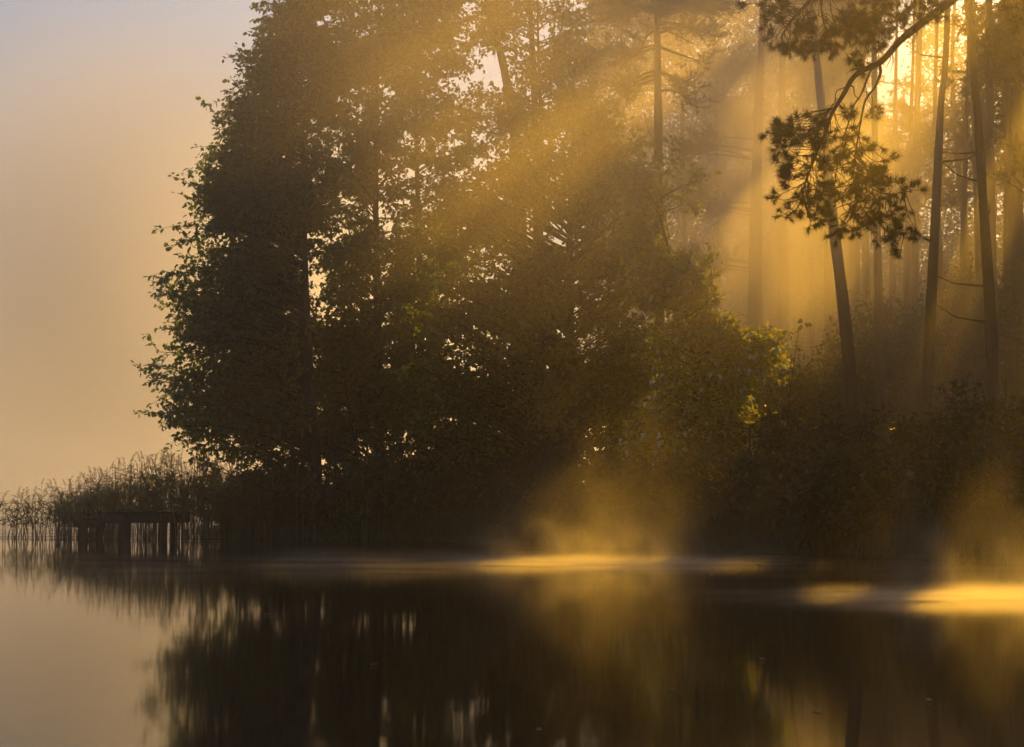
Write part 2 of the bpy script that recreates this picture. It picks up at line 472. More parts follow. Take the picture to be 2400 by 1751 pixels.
def build_mist(label, c, r, dens, scale=.35, thr=(.35, .75), stretch=(1, 1, 1), g=.6, step=1.0, rag=0.0, col=(1, .96, .88), fall=1.8):
    """one drift of mist: an ellipsoidal domain whose density thins to nothing at its edge"""
    m, nt, out = new_mat('mist')
    tc = N(nt, 'TexCoord')
    ln = N(nt, 'VectorMath', operation='DOT_PRODUCT'); nt.links.new(tc.outputs['Object'], ln.inputs[0]); nt.links.new(tc.outputs['Object'], ln.inputs[1])
    fo = N(nt, 'Math', operation='SUBTRACT', use_clamp=True); fo.inputs[0].default_value = 1; nt.links.new(ln.outputs['Value'], fo.inputs[1])
    f2 = N(nt, 'Math', operation='POWER'); nt.links.new(fo.outputs[0], f2.inputs[0]); f2.inputs[1].default_value = fall
    ge = N(nt, 'NewGeometry')
    mp = N(nt, 'Mapping'); mp.inputs['Scale'].default_value = stretch
    nt.links.new(ge.outputs['Position'], mp.inputs[0])
    no = N(nt, 'TexNoise', i_Scale=scale, i_Detail=4.0, i_Roughness=.55, i_Distortion=.4)
    nt.links.new(mp.outputs[0], no.inputs['Vector'])
    mr = N(nt, 'MapRange', interpolation_type='SMOOTHSTEP')
    mr.inputs[1].default_value, mr.inputs[2].default_value = thr
    so = N(nt, 'SeparateXYZ'); nt.links.new(tc.outputs['Object'], so.inputs[0])
    rg = N(nt, 'Math', operation='MULTIPLY_ADD'); nt.links.new(so.outputs[2], rg.inputs[0]); rg.inputs[1].default_value = -rag
    nt.links.new(no.outputs['Fac'], rg.inputs[2]); nt.links.new(rg.outputs[0], mr.inputs[0])
    mu = N(nt, 'Math', operation='MULTIPLY'); nt.links.new(f2.outputs[0], mu.inputs[0]); nt.links.new(mr.outputs[0], mu.inputs[1])
    de = N(nt, 'Math', operation='MULTIPLY'); nt.links.new(mu.outputs[0], de.inputs[0]); de.inputs[1].default_value = dens
    v = N(nt, 'VolumePrincipled')
    v.inputs['Color'].default_value = (*col, 1); v.inputs['Anisotropy'].default_value = g
    nt.links.new(de.outputs[0], v.inputs['Density'])
    nt.links.new(v.outputs[0], out.inputs['Volume'])
    m.cycles.volume_step_rate = step
    mb = MB()
    # icosphere-like domain: latitude rings, cut flat just above the water
    lat, lon = 8, 16
    vv = []
    for i in range(lat + 1):
        a = -math.pi / 2 + math.pi * i / lat
        for j in range(lon):
            b = 2 * math.pi * j / lon
            vv.append([1.02 * math.cos(a) * math.cos(b), 1.02 * math.cos(a) * math.sin(b), 1.02 * math.sin(a)])
    vv = np.array(vv)
    zmin = (.02 - c[2]) / r[2]
    vv[:, 2] = np.maximum(vv[:, 2], zmin)
    ff = [[i * lon + j, i * lon + (j + 1) % lon, (i + 1) * lon + (j + 1) % lon, (i + 1) * lon + j] for i in range(lat) for j in range(lon)]
    mb.add(vv, ff)
    o = mb.build('mist', m)
    o.location = c; o.scale = r
    o['kind'] = 'stuff'; o['label'] = label
    return o


# ------------------------------------------------------------------ reeds and jetty
def reed_arrays(rng, h=2.3, n_leaf=7, lean=.12, plume=True):
    st, lf, pl = MB(), MB(), MB()
    az = rng.uniform(0, 6.28); le = rng.normal(0, lean)
    k = 5
    u = np.linspace(0, 1, k)
    path = np.stack([np.cos(az) * le * h * u ** 1.6, np.sin(az) * le * h * u ** 1.6, h * u - .15], -1)
    tubes(st, path[None], (.011 - .007 * u)[None], 4)
    for i in range(n_leaf):
        t = rng.uniform(.36, .97)
        b = np.array([np.interp(t, u, path[:, j]) for j in range(3)])
        a = rng.uniform(0, 6.28); L = rng.uniform(.45, .85); e = rng.uniform(.4, 1.1); dr = rng.uniform(.15, .6)
        hd = np.array([math.cos(a), math.sin(a), 0.])
        s = np.array([-hd[1], hd[0], .3 * rng.normal()]); w = rng.uniform(.012, .022)
        vs = []
        for q, ww in ((0, .5), (.35, 1), (.7, .7), (1, .05)):
            c = b + hd * L * q * math.cos(e) + np.array([0, 0, 1.]) * (L * q * math.sin(e) - dr * L * q * q)
            vs += [c - s * w * ww, c + s * w * ww]
        lf.add(vs, [[0, 1, 3, 2], [2, 3, 5, 4], [4, 5, 7, 6]])
    if plume:
        tip = path[-1]; n = 34
        v = rng.uniform(0, 1, n) ** .8
        bend = np.array([math.cos(az + .5), math.sin(az + .5), 0.])
        pos = tip + np.array([0, 0, .30]) * v[:, None] + bend * (.10 * v ** 2)[:, None]
        d = bend * .8 + rng.normal(size=(n, 3)) * .45 + np.array([0, 0, .55])
        d = nrm(d); s = nrm(np.cross(d, rng.normal(size=d.shape)))
        L = rng.uniform(.05, .13, n)[:, None]
        vv = np.stack([pos - s * .006, pos + s * .006, pos + d * L], 1).reshape(-1, 3)
        pl.add(vv, (np.arange(n) * 3)[:, None] + np.array([0, 1, 2]))
    return st, lf, pl


def flat(mb):
    return np.concatenate(mb.v), mb.f, mb.sizes


def build_reeds():
    rng = np.random.default_rng(11)
    protos = [reed_arrays(rng, 1.0 * h, nl, plume=pl) for h, nl, pl in
              ((2.3, 9, True), (2.1, 10, False), (2.4, 8, True), (2.0, 9, False), (2.25, 11, True), (2.3, 10, False))]
    # dense bed: one object
    stem, leaf, plume = MB(), MB(), MB()
    topx = [125, 160, 200, 260, 310, 370, 430, 500, 600, 800, 1000, 1200]
    topy = [1125, 1118, 1112, 1088, 1068, 1056, 1052, 1072, 1095, 1105, 1110, 1135]
    pts = []
    for _ in range(900):
        px = rng.uniform(128, 640) if rng.uniform() < .72 else rng.uniform(600, 1150)
        D = rng.uniform(51.2, 55.5) - max(0, px - 650) * .006
        pts.append((px, D))
    for px, D in pts:
        b = P(px, 1150, D)
        gz = max(0.0, float(hland(b[0], D)))
        ty = np.interp(px, topx, topy) + abs(rng.normal()) * 26 - 2
        H = P(px, ty, D)[2] - gz
        H = max(.8, H - .15)
        ar = protos[rng.integers(len(protos))]
        a = rng.uniform(0, 6.28); ca, sa = math.cos(a), math.sin(a)
        R = np.array([[ca, -sa, 0], [sa, ca, 0], [0, 0, 1]])
        sc = H / 2.3
        for src, dst in zip(ar, (stem, leaf, plume)):
            if not src.v:
                continue
            v = np.concatenate(src.v)
            v = v * np.array([1, 1, sc]) @ R.T + np.array([b[0], D, gz])
            o = 0
            base = dst.n
            dst.v.append(v.astype(np.float32)); dst.n += len(v)
            for f, s in zip(src.f, src.sizes):
                dst.f.append(f + base); dst.sizes.append(s)
    bed = MB()
    o = leaf.build('reed_bed', M_REED)
    o['kind'] = 'stuff'; o['label'] = 'dense dark green reed bed growing in the water behind the jetty'
    c1 = stem.build('stems', M_REED, o); c1['kind'] = 'stuff'
    c2 = plume.build('plumes', M_PLUME, o); c2['kind'] = 'stuff'
    # sparse clump at the left edge: single reeds, copied
    made = []
    for ar in protos[:5]:
        parts = []
        for mb, nm, mt in zip(ar, ('stem', 'leaves', 'plume'), (M_REED, M_REED, M_PLUME)):
            if mb.v:
                ob = mb.build(nm, mt); C.objects.unlink(ob); parts.append(ob)
        made.append(parts)
    lab = 'thin pale reed standing in open water in the sparse clump left of the jetty'
    for i in range(52):
        px = rng.uniform(-25, 108) if i > 4 else rng.uniform(118, 130)
        if i == 5:
            px = 97
        D = rng.uniform(51.5, 54)
        b = P(px, 1150, D)
        H = P(px, (1140 if i != 5 else 1095) + abs(rng.normal()) * 20, D)[2]
        t = thing('reed', lab, 'reed', (b[0], D, 0), 'sparse reeds left of the jetty')
        t.scale = (1, 1, H / 2.45); t.rotation_euler = (0, 0, rng.uniform(0, 6.28))
        for p in made[int(rng.integers(5))]:
            q = p.copy(); C.objects.link(q); q.parent = t
    for parts in made:
        for p in parts:
            bpy.data.objects.remove(p)


def bev_box(mb, c, s, rot=0, tilt=0.0, bev=.012):
    """box with chamfered long edges, centre c, size s, turned about z by rot"""
    hx, hy, hz = [q / 2 for q in s]
    b = min(bev, hx * .3, hy * .3, hz * .3)
    sec = [(-hy + b, -hz), (hy - b, -hz), (hy, -hz + b), (hy, hz - b), (hy - b, hz), (-hy + b, hz), (-hy, hz - b), (-hy, -hz + b)]
    v = np.array([[x, y, z] for x in (-hx, hx) for y, z in sec])
    v[:, 2] += tilt * v[:, 0]
    ca, sa = math.cos(rot), math.sin(rot)
    v = v @ np.array([[ca, sa, 0], [-sa, ca, 0], [0, 0, 1]]) + np.asarray(c)
    base = mb.n
    mb.add(v, [[j, (j + 1) % 8, 8 + (j + 1) % 8, 8 + j] for j in range(8)])
    mb.n -= 0
    mb.f.append(np.array([base + j for j in range(7, -1, -1)])); mb.sizes.append(np.array([8], np.int32))
    mb.f.append(np.array([base + 8 + j for j in range(8)])); mb.sizes.append(np.array([8], np.int32))


def build_jetty():
    rng = np.random.default_rng(3)
    D = 50.6
    A = P(184, 1219, D); B = P(560, 1200, D + 1.6)
    root = thing('wooden_jetty', 'low dark weathered wooden jetty on stubby posts at the edge of the reeds', 'jetty', (A[0], D, 0))
    rot = math.atan2(B[1] - A[1], B[0] - A[0])
    ex = np.array([math.cos(rot), math.sin(rot), 0]); ey = np.array([-ex[1], ex[0], 0])
    O = np.array([A[0], D, 0.])
    def at(a, b, z):
        return O + ex * a + ey * b + np.array([0, 0, z])
    z_lo, z_hi = .56, .70
    low, up = MB(), MB()
    x = .0
    while x < .70:
        w = rng.uniform(.10, .14); bev_box(low, at(x + w / 2, .45 + rng.normal() * .02, z_lo + rng.normal() * .006), (w - .012, 1.0, .05), rot); x += w
    x = .68
    while x < 2.95:
        w = rng.uniform(.11, .15); bev_box(up, at(x + w / 2, .45 + rng.normal() * .025, z_hi + rng.normal() * .006), (w - .012, 1.05, .05), rot); x += w
    low.build('lower_deck', M_WOOD, root, org=root.location)
    up.build('upper_deck', M_WOOD, root, org=root.location)
    for b, z0, x0, x1, hh in ((.0, z_lo - .135, -.02, .70, .21), (.9, z_lo - .135, 0, .70, .21), (-.02, z_hi - .145, .66, 2.95, .235), (.92, z_hi - .145, .66, 2.95, .235)):
        mb = MB(); bev_box(mb, at((x0 + x1) / 2, b, z0), (x1 - x0, .07, hh), rot, bev=.015)
        mb.build('beam', M_WOOD, root, org=root.location)
    for px, w, sl, b in ((.15, .13, .10, .04), (.60, .11, .10, .05), (1.24, .17, .03, .06), (2.25, .12, .02, .06),
                         (.3, .09, .05, .85), (1.3, .1, .02, .85), (2.7, .1, 0, .85)):
        mb = MB()
        zt = (z_lo if px < .66 else z_hi) - .05
        pts = np.array([at(px - sl * 1.5, b + .03, -.9), at(px - sl * .6, b + .02, -.1), at(px - sl * .2, b, .25), at(px, b, zt)])
        tubes(mb, pts[None], np.array([[w * 1.05, w, w * .97, w * .92]]), 9)
        mb.build('post', M_WOOD, root, org=root.location, smooth=True)
    p0 = P(485, 1150, D + 1.6)
    mb = MB(); g = thing('mooring_post', 'short grey upright post standing among the reeds beside the jetty deck', 'post', (p0[0], D + 1.6, 0))
    zt = P(485, 1193, D + 1.6)[2]
    pts = np.array([[p0[0], D + 1.6, -.8], [p0[0], D + 1.6, .3], [p0[0] + .01, D + 1.6, zt - .02], [p0[0] + .01, D + 1.6, zt]])
    tubes(mb, pts[None], np.array([[.065, .062, .06, .02]]), 9)
    mb.build('shaft', M_GREY, g, org=g.location, smooth=True)


def build_floating_leaves():
    lab = 'small pale fallen leaf floating on the dark open water'
    for px, py in ((882, 1556), (1565, 1613), (1262, 1707), (2178, 1641), (1790, 1545), (1905, 1660), (620, 1440)):
        D = CAMZ * F / (py - 1150)
        p = P(px, py, D); p[2] = .008
        mb = MB()
        a = RNG.uniform(0, 6.28); n = 9
        u = np.linspace(0, 1, n); w = .028 * np.sin(np.pi * u) ** .7 + .002
        top = np.concatenate([np.stack([u * .06, w * .7, .012 * (u - .5) ** 2 * 4 + .004], -1), np.stack([u * .06, -w * .7, .010 * (u - .5) ** 2 * 4 + .004], -1), np.stack([u * .06, 0 * u, 0 * u], -1)])
        R = np.array([[math.cos(a), -math.sin(a), 0], [math.sin(a), math.cos(a), 0], [0, 0, 1]])
        i = np.arange(n - 1)
        mb.add(top @ R.T, np.concatenate([np.stack([i, i + 1, 2 * n + i + 1, 2 * n + i], -1), np.stack([2 * n + i, 2 * n + i + 1, n + i + 1, n + i], -1)]))
        o = mb.build('floating_leaf', M_PLUME); o.location = p
        o['label'] = lab; o['category'] = 'leaf'; o['group'] = 'leaves floating on the lake'


# ------------------------------------------------------------------ trees
def outline_tips(D, pts):
    return [P(x, y, D + RNG.uniform(-1.2, 1.2)) for x, y in pts]


def build_left_trees():
    left = [(690, 20), (655, 60), (650, 120), (585, 140), (600, 190), (555, 230), (570, 280), (520, 285), (530, 340), (500, 370), (478, 405), (455, 440), (470, 480), (430, 530),
            (445, 560), (470, 610), (392, 645), (405, 690), (430, 720), (480, 760), (372, 825), (390, 860), (365, 890), (420, 915), (378, 970), (430, 1000), (455, 1040), (500, 1055)]
    D = 53
    c = [cl(470, 930, D, 80, 90, 34), cl(520, 700, D, 90, 110, 40), cl(560, 480, D, 85, 90, 40), cl(630, 290, D, 80, 90, 36), cl(700, 90, D, 80, 110, 36), cl(640, 760, D + 1, 110, 200, 60),
         cl(700, 450, D, 110, 150, 60), cl(760, 200, D, 90, 140, 44), cl(760, -100, D, 110, 160, 44), cl(640, 980, D, 120, 70, 26), cl(490, 780, D, 80, 55, 22), cl(600, 610, D, 100, 80, 28), cl(550, 390, D, 70, 55, 16), cl(640, 190, D, 70, 60, 16), cl(610, 860, D, 120, 80, 28)]
    broadleaf('alder_tree', 'leftmost alder at the water with layered leafy sprays reaching out over the reeds', 'tree',
              [(742, 1100), (738, 1000), (724, 820), (716, 640), (712, 400), (706, 200), (712, 0)], D, 19.0, .15, c, tips=outline_tips(D, left), m=10, q=16, leaf=(.09, .175))
    D = 55.5
    c = [cl(850, 900, D, 130, 130, 52), cl(780, 1000, D, 150, 70, 30), cl(870, 640, D, 120, 130, 40), cl(800, 790, D, 90, 110, 30), cl(860, 400, D, 130, 130, 44), cl(860, 160, D, 130, 140, 50), cl(880, -90, D, 140, 150, 46)]
    broadleaf('alder_tree', 'thicker alder second from the left with slanting limbs seen against the fog', 'tree',
              [(892, 1100), (888, 950), (884, 700), (880, 420), (884, 200), (890, 0)], D, 19.5, .19, c, m=11, q=15, rise=.7)
    D = 58
    c = [cl(985, 690, D, 70, 130, 34), cl(985, 900, D, 85, 110, 34), cl(1000, 60, D, 120, 130, 50), cl(1010, 300, D, 130, 120, 40), cl(1040, 560, D, 110, 130, 36), cl(975, 760, D, 70, 120, 26), cl(990, 940, D, 90, 100, 30), cl(990, -120, D, 130, 120, 40)]
    broadleaf('alder_tree', 'slender straight alder behind, its stem showing dark in the bright gap between crowns', 'tree',
              [(985, 1090), (984, 700), (977, 380), (973, 180), (970, 0)], D, 19.0, .14, c, m=10, q=15)
    # thin saplings under the alders
    for px, tx, D, lab in ((640, 612, 54, 'thin sapling left of the leftmost alder stem under its lowest sprays'), (690, 660, 54.5, 'slim young stem close beside the leftmost alder trunk'),
                           (842, 800, 54, 'leaning bare-stemmed sapling between the two front alder trunks'), (868, 832, 54.6, 'slanting thin sapling just left of the thicker alder trunk')):
        c = [cl(tx, 1000, D, 60, 70, 9), cl(tx - 8, 880, D, 50, 60, 9)]
        broadleaf('sapling', lab, 'sapling', [(px, 1110), ((px + tx) / 2, 980), (tx, 840)], D, None, .045, c, m=6, q=9)


def build_middle_trees():
    D = 51
    c = [cl(1120, 480, D, 130, 130, 42), cl(1300, 420, D, 140, 120, 50), cl(1450, 420, D, 120, 110, 40), cl(1180, 700, D, 170, 140, 55), cl(1400, 640, D, 170, 140, 60),
         cl(1080, 920, D, 130, 130, 50), cl(1060, 720, D, 90, 110, 26), cl(1020, 1060, D, 110, 60, 24), cl(1300, 900, D, 180, 150, 55), cl(1500, 860, D, 120, 150, 44), cl(1400, 330, D, 110, 80, 26)]
    broadleaf('broadleaf_tree', 'large dense broadleaf tree filling the middle of the bank with a dark forked trunk', 'tree',
              [(1340, 1160), (1338, 900), (1335, 700), (1336, 540), (1340, 420)], D, 12.5, .24, c, m=10, q=11, rise=.6)
    D = 57
    c = [cl(1200, 260, D, 150, 90, 34), cl(1320, 130, D, 100, 130, 36), cl(1360, 250, D, 70, 70, 20), cl(1180, 40, D, 130, 110, 34), cl(1290, -80, D, 120, 90, 26)]
    broadleaf('birch_tree', 'tall loose-crowned birch behind the leaning pine with leaves hanging in the light', 'tree',
              [(1265, 1120), (1270, 600), (1268, 300), (1262, 120)], D, 17.5, .13, c, m=9, q=10)
    # bush tree with the sunlit edge
    D = 47.6
    c = [cl(1520, 520, D, 55, 80, 26), cl(1500, 450, D, 45, 45, 12), cl(1590, 690, D, 80, 70, 30), cl(1560, 620, D, 70, 60, 22), cl(1655, 790, D, 60, 50, 24), cl(1720, 860, D, 80, 75, 32), cl(1700, 980, D, 85, 80, 28),
         cl(1600, 860, D, 70, 90, 16), cl(1560, 1010, D, 90, 80, 16), cl(1770, 820, D, 40, 30, 12), cl(1680, 1090, D, 110, 60, 18)]
    tips = outline_tips(D, [(1800, 790), (1822, 850), (1815, 780), (1700, 690), (1690, 640), (1680, 690), (1640, 425), (1600, 440), (1610, 480), (1780, 930), (1785, 990), (1840, 985)])
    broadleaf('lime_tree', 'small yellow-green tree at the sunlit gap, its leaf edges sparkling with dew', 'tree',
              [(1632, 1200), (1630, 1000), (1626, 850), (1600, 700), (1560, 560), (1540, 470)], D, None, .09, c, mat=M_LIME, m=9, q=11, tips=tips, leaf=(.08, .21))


def build_pines():  # several crowns above the view are enlarged to shade the air in front
    D = 60
    pine('pine_tree', 'leaning reddish pine trunk rising behind the left crowns', [(1225, 1100), (1222, 600), (1205, 300), (1172, 120), (1140, 0)], D, 26, .30,
         [(P(1150, -330, D), (4.8, 4, 4.6), 130)], zmin=15)
    pine('pine_tree', 'slim pine trunk just right of the leaning one, half hidden by birch leaves', [(1262, 1100), (1258, 500), (1252, 200), (1243, 0)], D + 4, 27, .23,
         [(P(1360, -330, D + 4), (4.6, 4, 4.8), 130)], zmin=16)
    pine('pine_tree', 'clear straight dark pine trunk standing alone above the middle foliage', [(1546, 1100), (1545, 600), (1543, 320), (1541, 100), (1539, 0)], D, 25, .225,
         [cl(1440, 30, D + 3, 90, 50, 5), cl(1450, 130, D + 3, 80, 30, 3), cl(1460, 220, D + 3, 70, 40, 3), cl(1640, 20, D + 3, 110, 60, 6), cl(1660, 110, D + 3, 90, 40, 4), cl(1630, 210, D + 3, 70, 40, 3), ((5.2, 60, 20.5), (4.2, 4.0, 4.6), 120)], zmin=9, m=26, per=26, rise=.05, twig=(.4, 1.0))
    D = 70
    pine('pine_tree', 'broad pale pine trunk dissolving in the golden light at the gap', [(1768, 1080), (1770, 700), (1776, 300), (1790, 0)], D, 23, .42,
         [cl(1640, 480, D, 80, 40, 5), cl(1660, 620, D, 80, 40, 4), cl(1620, 340, D, 90, 50, 5), (P(1700, -350, D), (3, 3, 3), 30)], zmin=5, rise=.1, m=24, twig=(.4, 1.1))
    pine('pine_tree', 'second pale trunk close right of the broad one in the brightest light', [(1838, 1080), (1836, 700), (1832, 300), (1838, 0)], D + 5, 22, .36,
         [(P(1850, -300, D + 5), (2, 2, 1.8), 10)], zmin=15, stubs=4)
    pine('pine_tree', 'pine trunk leaning left on the right bank, rooted in dark undergrowth', [(2008, 1080), (1995, 900), (1975, 700), (1955, 540), (1935, 350), (1915, 150), (1900, 0)], 47, 20, .23,
         [((8.0, 47, 17.6), (2.4, 2.4, 2.2), 26)], zmin=14.5, stubs=3)
    pine('pine_tree', 'upright pine trunk behind the tip of the hanging bough', [(2072, 1080), (2064, 850), (2057, 600), (2050, 300), (2048, 0)], 54, 26, .19,
         [((10.4, 54, 21.5), (3.0, 3.0, 4), 46), ((9.7, 54, 15.9), (2.6, 2.4, 1.7), 34)], zmin=13.5, stubs=4)
    pine('pine_tree', 'tall slim trunk leaning slightly right beside the hanging bough', [(2168, 1060), (2178, 800), (2193, 500), (2205, 250), (2222, 0)], 46, 27, .19,
         [((11.2, 46, 20.6), (3.6, 3.6, 6), 120)], zmin=13.5)
    pine('pine_tree', 'tall trunk leaning left, rightmost but one of the bare trunks', [(2332, 1060), (2325, 800), (2306, 500), (2290, 250), (2272, 0)], 44, 27, .20,
         [((10.9, 43, 20.2), (3.4, 3.2, 6.2), 120)], zmin=13)
    pine('pine_tree', 'dim trunk with short needled boughs at the extreme edge of the wood', [(2420, 1060), (2418, 600), (2412, 200), (2408, 0)], 50, 22, .22,
         [cl(2370, 120, 49, 60, 90, 10), cl(2380, 380, 49, 60, 100, 10), (P(2450, -450, 50), (3, 3, 2.2), 22)], zmin=9)
    far = [(1905, 82, .2, 'faint thin far trunk in the glowing fog left of the hanging bough'), (1985, 86, .24, 'faint far trunk behind the hanging bough'),
           (2120, 78, .22, 'dim far trunk between the hanging bough and the tall slim trunk'), (2250, 74, .24, 'dim far trunk showing between the two tall slim trunks'),
           (2375, 72, .24, 'dark far trunk at the edge of the wood behind the last pines'), (1690, 80, .18, 'thin far trunk left of the broad pale pine'), (1610, 84, .22, 'faint far pine behind the clear straight trunk'),
           (1440, 80, .22, 'far pine with misty needled boughs left of the clear straight trunk')]
    for px, D, r, lab in far:
        lean = RNG.uniform(-25, 25)
        cc = [(P(px + lean, -260 + RNG.uniform(-60, 60), D), (2.2, 2.2, 2.0), 10)]
        if px < 1720:
            cc += [cl(px + RNG.uniform(-60, 60), y, D, 110, 60, 6) for y in (30, 170, 300, 430)]
        pine('pine_tree', lab, [(px, 1060), (px + lean * .4, 500), (px + lean, 0)], D, 21, r, cc, zmin=8 if px < 1720 else 15, per=20, nl=(.2, .34), nw=.045, m=22, twig=(.4, 1.2), stubs=5, group='far pines in the fog')


def build_bough_pine():
    """pine on the right bank whose trunk stands outside the picture; its boughs hang into it"""
    D = 30.0
    base = np.array([11.6, D + .5, float(hland(11.6, D + .5)) - .2])
    path = smooth_path([base, [11.5, D + .4, 6], [11.3, D + .3, 12], [11.4, D, 17], [11.2, D, 20]], 20)
    root = thing('pine_tree', 'pine beside the water whose long crooked bough hangs into the light, full of needle tufts', 'pine tree', tuple(base))
    make_trunk(root, path, .26, .06, M_PINE, sides=12)

    def bough(pxs, r0, r1, start=None, k=26):
        pts = [P(x, y, D + dd) for x, y, dd in pxs]
        if start is not None:
            pts = [np.asarray(start, float)] + pts
        p = smooth_path(pts, k)
        return p, np.linspace(r0, r1, k)

    B, wood = [], []
    def add(pxs, r0, r1, start=None, k=26):
        p, r = bough(pxs, r0, r1, start, k); B.append((p, r)); return p
    # main crooked bough and its forks (pixels traced on the photograph, real depth)
    add([(2420, -190, .2), (2300, -60, 0), (2225, 5, 0), (2160, 55, 0), (2110, 95, 0), (2065, 145, 0), (2022, 165, 0), (1997, 185, .1), (1975, 225, .1), (1950, 265, .2), (1935, 310, .2), (1905, 380, .25), (1880, 450, .3)],
        .085, .014, start=[11.4, D, 12.0], k=44)
    add([(2060, 148, 0), (2064, 170, -.1), (2050, 205, -.1), (2030, 232, -.15), (2020, 270, -.2), (2010, 330, -.2), (2000, 400, -.2), (2010, 470, -.2)], .026, .008)
    add([(2042, 162, 0), (2030, 190, .1), (2018, 222, .1), (2000, 250, .15), (1985, 300, .2), (1965, 370, .25), (1955, 440, .3)], .018, .007)
    add([(1985, 203, .05), (1975, 207, 0), (1960, 215, 0), (1957, 235, -.1), (1950, 252, -.1)], .012, .006, k=14)
    add([(1992, 200, .05), (2001, 205, 0), (2003, 222, 0), (2015, 235, 0)], .012, .006, k=12)
    add([(2015, 163, 0), (2000, 164, .1), (1984, 172, .15)], .011, .004, k=10)
    add([(2000, 400, -.2), (2040, 440, -.2), (2080, 455, -.25), (2120, 450, -.3)], .009, .005, k=14)
    add([(2000, 430, -.2), (2040, 500, -.2), (2080, 540, -.3), (2120, 550, -.3)], .009, .005, k=14)
    # upper boughs hanging in from above
    add([(2300, -330, .3), (2120, -190, .1), (2000, -90, 0), (1930, -30, 0), (1880, 20, 0), (1850, 55, 0), (1830, 90, 0)], .06, .012, start=[11.35, D, 13.4], k=30)
    add([(1935, -35, 0), (1925, 10, -.1), (1930, 50, -.1), (1940, 95, -.1)], .02, .007, k=14)
    add([(2190, -240, .1), (2130, -100, 0), (2090, -20, 0), (2060, 40, 0), (2040, 90, 0)], .03, .010, k=20)
    add([(2130, -100, 0), (2150, -20, -.1), (2170, 20, -.1), (2190, 40, -.1)], .02, .008, k=16)
    add([(2480, -260, .3), (2420, -100, .1), (2400, -10, 0), (2395, 60, 0)], .03, .01, start=[11.4, D, 13.0], k=18)
    mb = MB()
    for p, r in B:
        tubes(mb, p[None], (r * (1 + .06 * RNG.normal(size=len(r))))[None], 7)
    mb.build('bough', M_PINE, root, org=root.location, smooth=True)
    # foliage masses: centre px, radii px, number of sub-limbs, nearest bough point feeds them
    masses = [(1840, 300, 45, 30, 16), (1890, 330, 60, 60, 40), (1960, 300, 70, 55, 44), (2040, 258, 25, 14, 5), (1850, 300, 20, 22, 6), (1870, 380, 40, 40, 16), (1880, 430, 50, 40, 30), (1980, 400, 85, 60, 60), (2055, 400, 35, 60, 26), (1850, 475, 35, 30, 18),
              (1920, 470, 60, 40, 24), (2000, 490, 80, 45, 44), (2090, 470, 45, 40, 24), (2130, 452, 28, 14, 9), (1910, 515, 30, 35, 10), (1980, 540, 30, 30, 10), (2060, 540, 50, 40, 24), (2125, 560, 40, 30, 16),
              (1850, 60, 55, 60, 52), (1910, 95, 50, 40, 38), (1800, 15, 45, 30, 22), (1940, 40, 30, 70, 20), (2050, 30, 90, 50, 70), (2020, 90, 45, 65, 46), (2090, 100, 40, 40, 22), (2160, 30, 45, 40, 30), (2125, 105, 20, 20, 6), (2190, 45, 22, 16, 7), (1990, 60, 40, 30, 18), (2035, 150, 40, 16, 6), (2088, 158, 16, 14, 4),
              (2392, 30, 35, 45, 18), (2340, -15, 35, 20, 8), (1960, -40, 130, 45, 40), (2120, -60, 120, 60, 50)]
    allp = np.concatenate([p for p, r in B]); 
    T = []
    for x, y, rx, ry, n in masses:
        n = max(3, int(n * .44))
        a = RNG.uniform(0, 6.28, n); q = RNG.uniform(0, 1, n) ** .5
        for i in range(n):
            T.append(P(x + rx * q[i] * math.cos(a[i]), y + ry * q[i] * math.sin(a[i]), D + RNG.normal() * .35))
    T = np.array(T)
    # attach each shoot to a bough point a little nearer the trunk / above it
    d2 = ((T[:, None] - allp[None] + np.array([0, 0, .25])) ** 2).sum(-1)
    A = allp[d2.argmin(1)]
    mid = (A + T) / 2 + RNG.normal(size=T.shape) * .07 + np.array([0, 0, -.03])
    u = np.linspace(0, 1, 6)[None, :, None]
    L = (1 - u) ** 2 * A[:, None] + 2 * u * (1 - u) * mid[:, None] + u ** 2 * T[:, None]
    L[:, 1:5] += RNG.normal(size=L[:, 1:5].shape) * .015
    w = MB(); tubes(w, L, np.tile(np.linspace(.008, .004, 6), (len(L), 1)), 4)
    d = nrm(L[:, -1] - L[:, -3])
    S = []
    for k in range(3):
        dd = nrm(d * .8 + RNG.normal(size=d.shape) * .55 + np.array([0, 0, .15]))
        ln = RNG.uniform(.10, .20, (len(d), 1))
        S.append(np.stack([T - d * .02, T + dd * ln * .5, T + dd * ln], 1))
    S = np.concatenate(S)
    tubes(w, S, np.tile([.005, .005, .004], (len(S), 1)), 3)
    cr = MB(); tuft_shoots(cr, S, 64, (.10, .165), .0075, spread=.9, span=.6)
    cr.build('foliage', M_NEEDLE, root, org=root.location, also=(w, M_PINE))
    # crown above the picture
    T2 = targets([((10.6, D, 15.5), (2.4, 2.0, 1.6), 14), ((11.2, D, 18.5), (1.8, 1.8, 1.6), 14)])
    L2, ln = limbs_to(path, T2, .2, zmin=12)
    w2 = MB(); tubes(w2, L2, np.tile(np.linspace(.04, .01, 6), (len(L2), 1)), 5)
    tw = []
    for k in range(8):
        b = L2[:, 3 + k % 3]; dd = nrm(RNG.normal(size=b.shape) + np.array([0, 0, .3])); tw.append(np.stack([b, b + dd * .25, b + dd * .5], 1))
    tw = np.concatenate(tw); tubes(w2, tw, np.tile([.01, .008, .005], (len(tw), 1)), 3)
    cr2 = MB(); tuft_shoots(cr2, tw, 30, (.1, .18), .015)
    cr2.build('crown', M_NEEDLE, root, org=root.location, also=(w2, M_PINE))


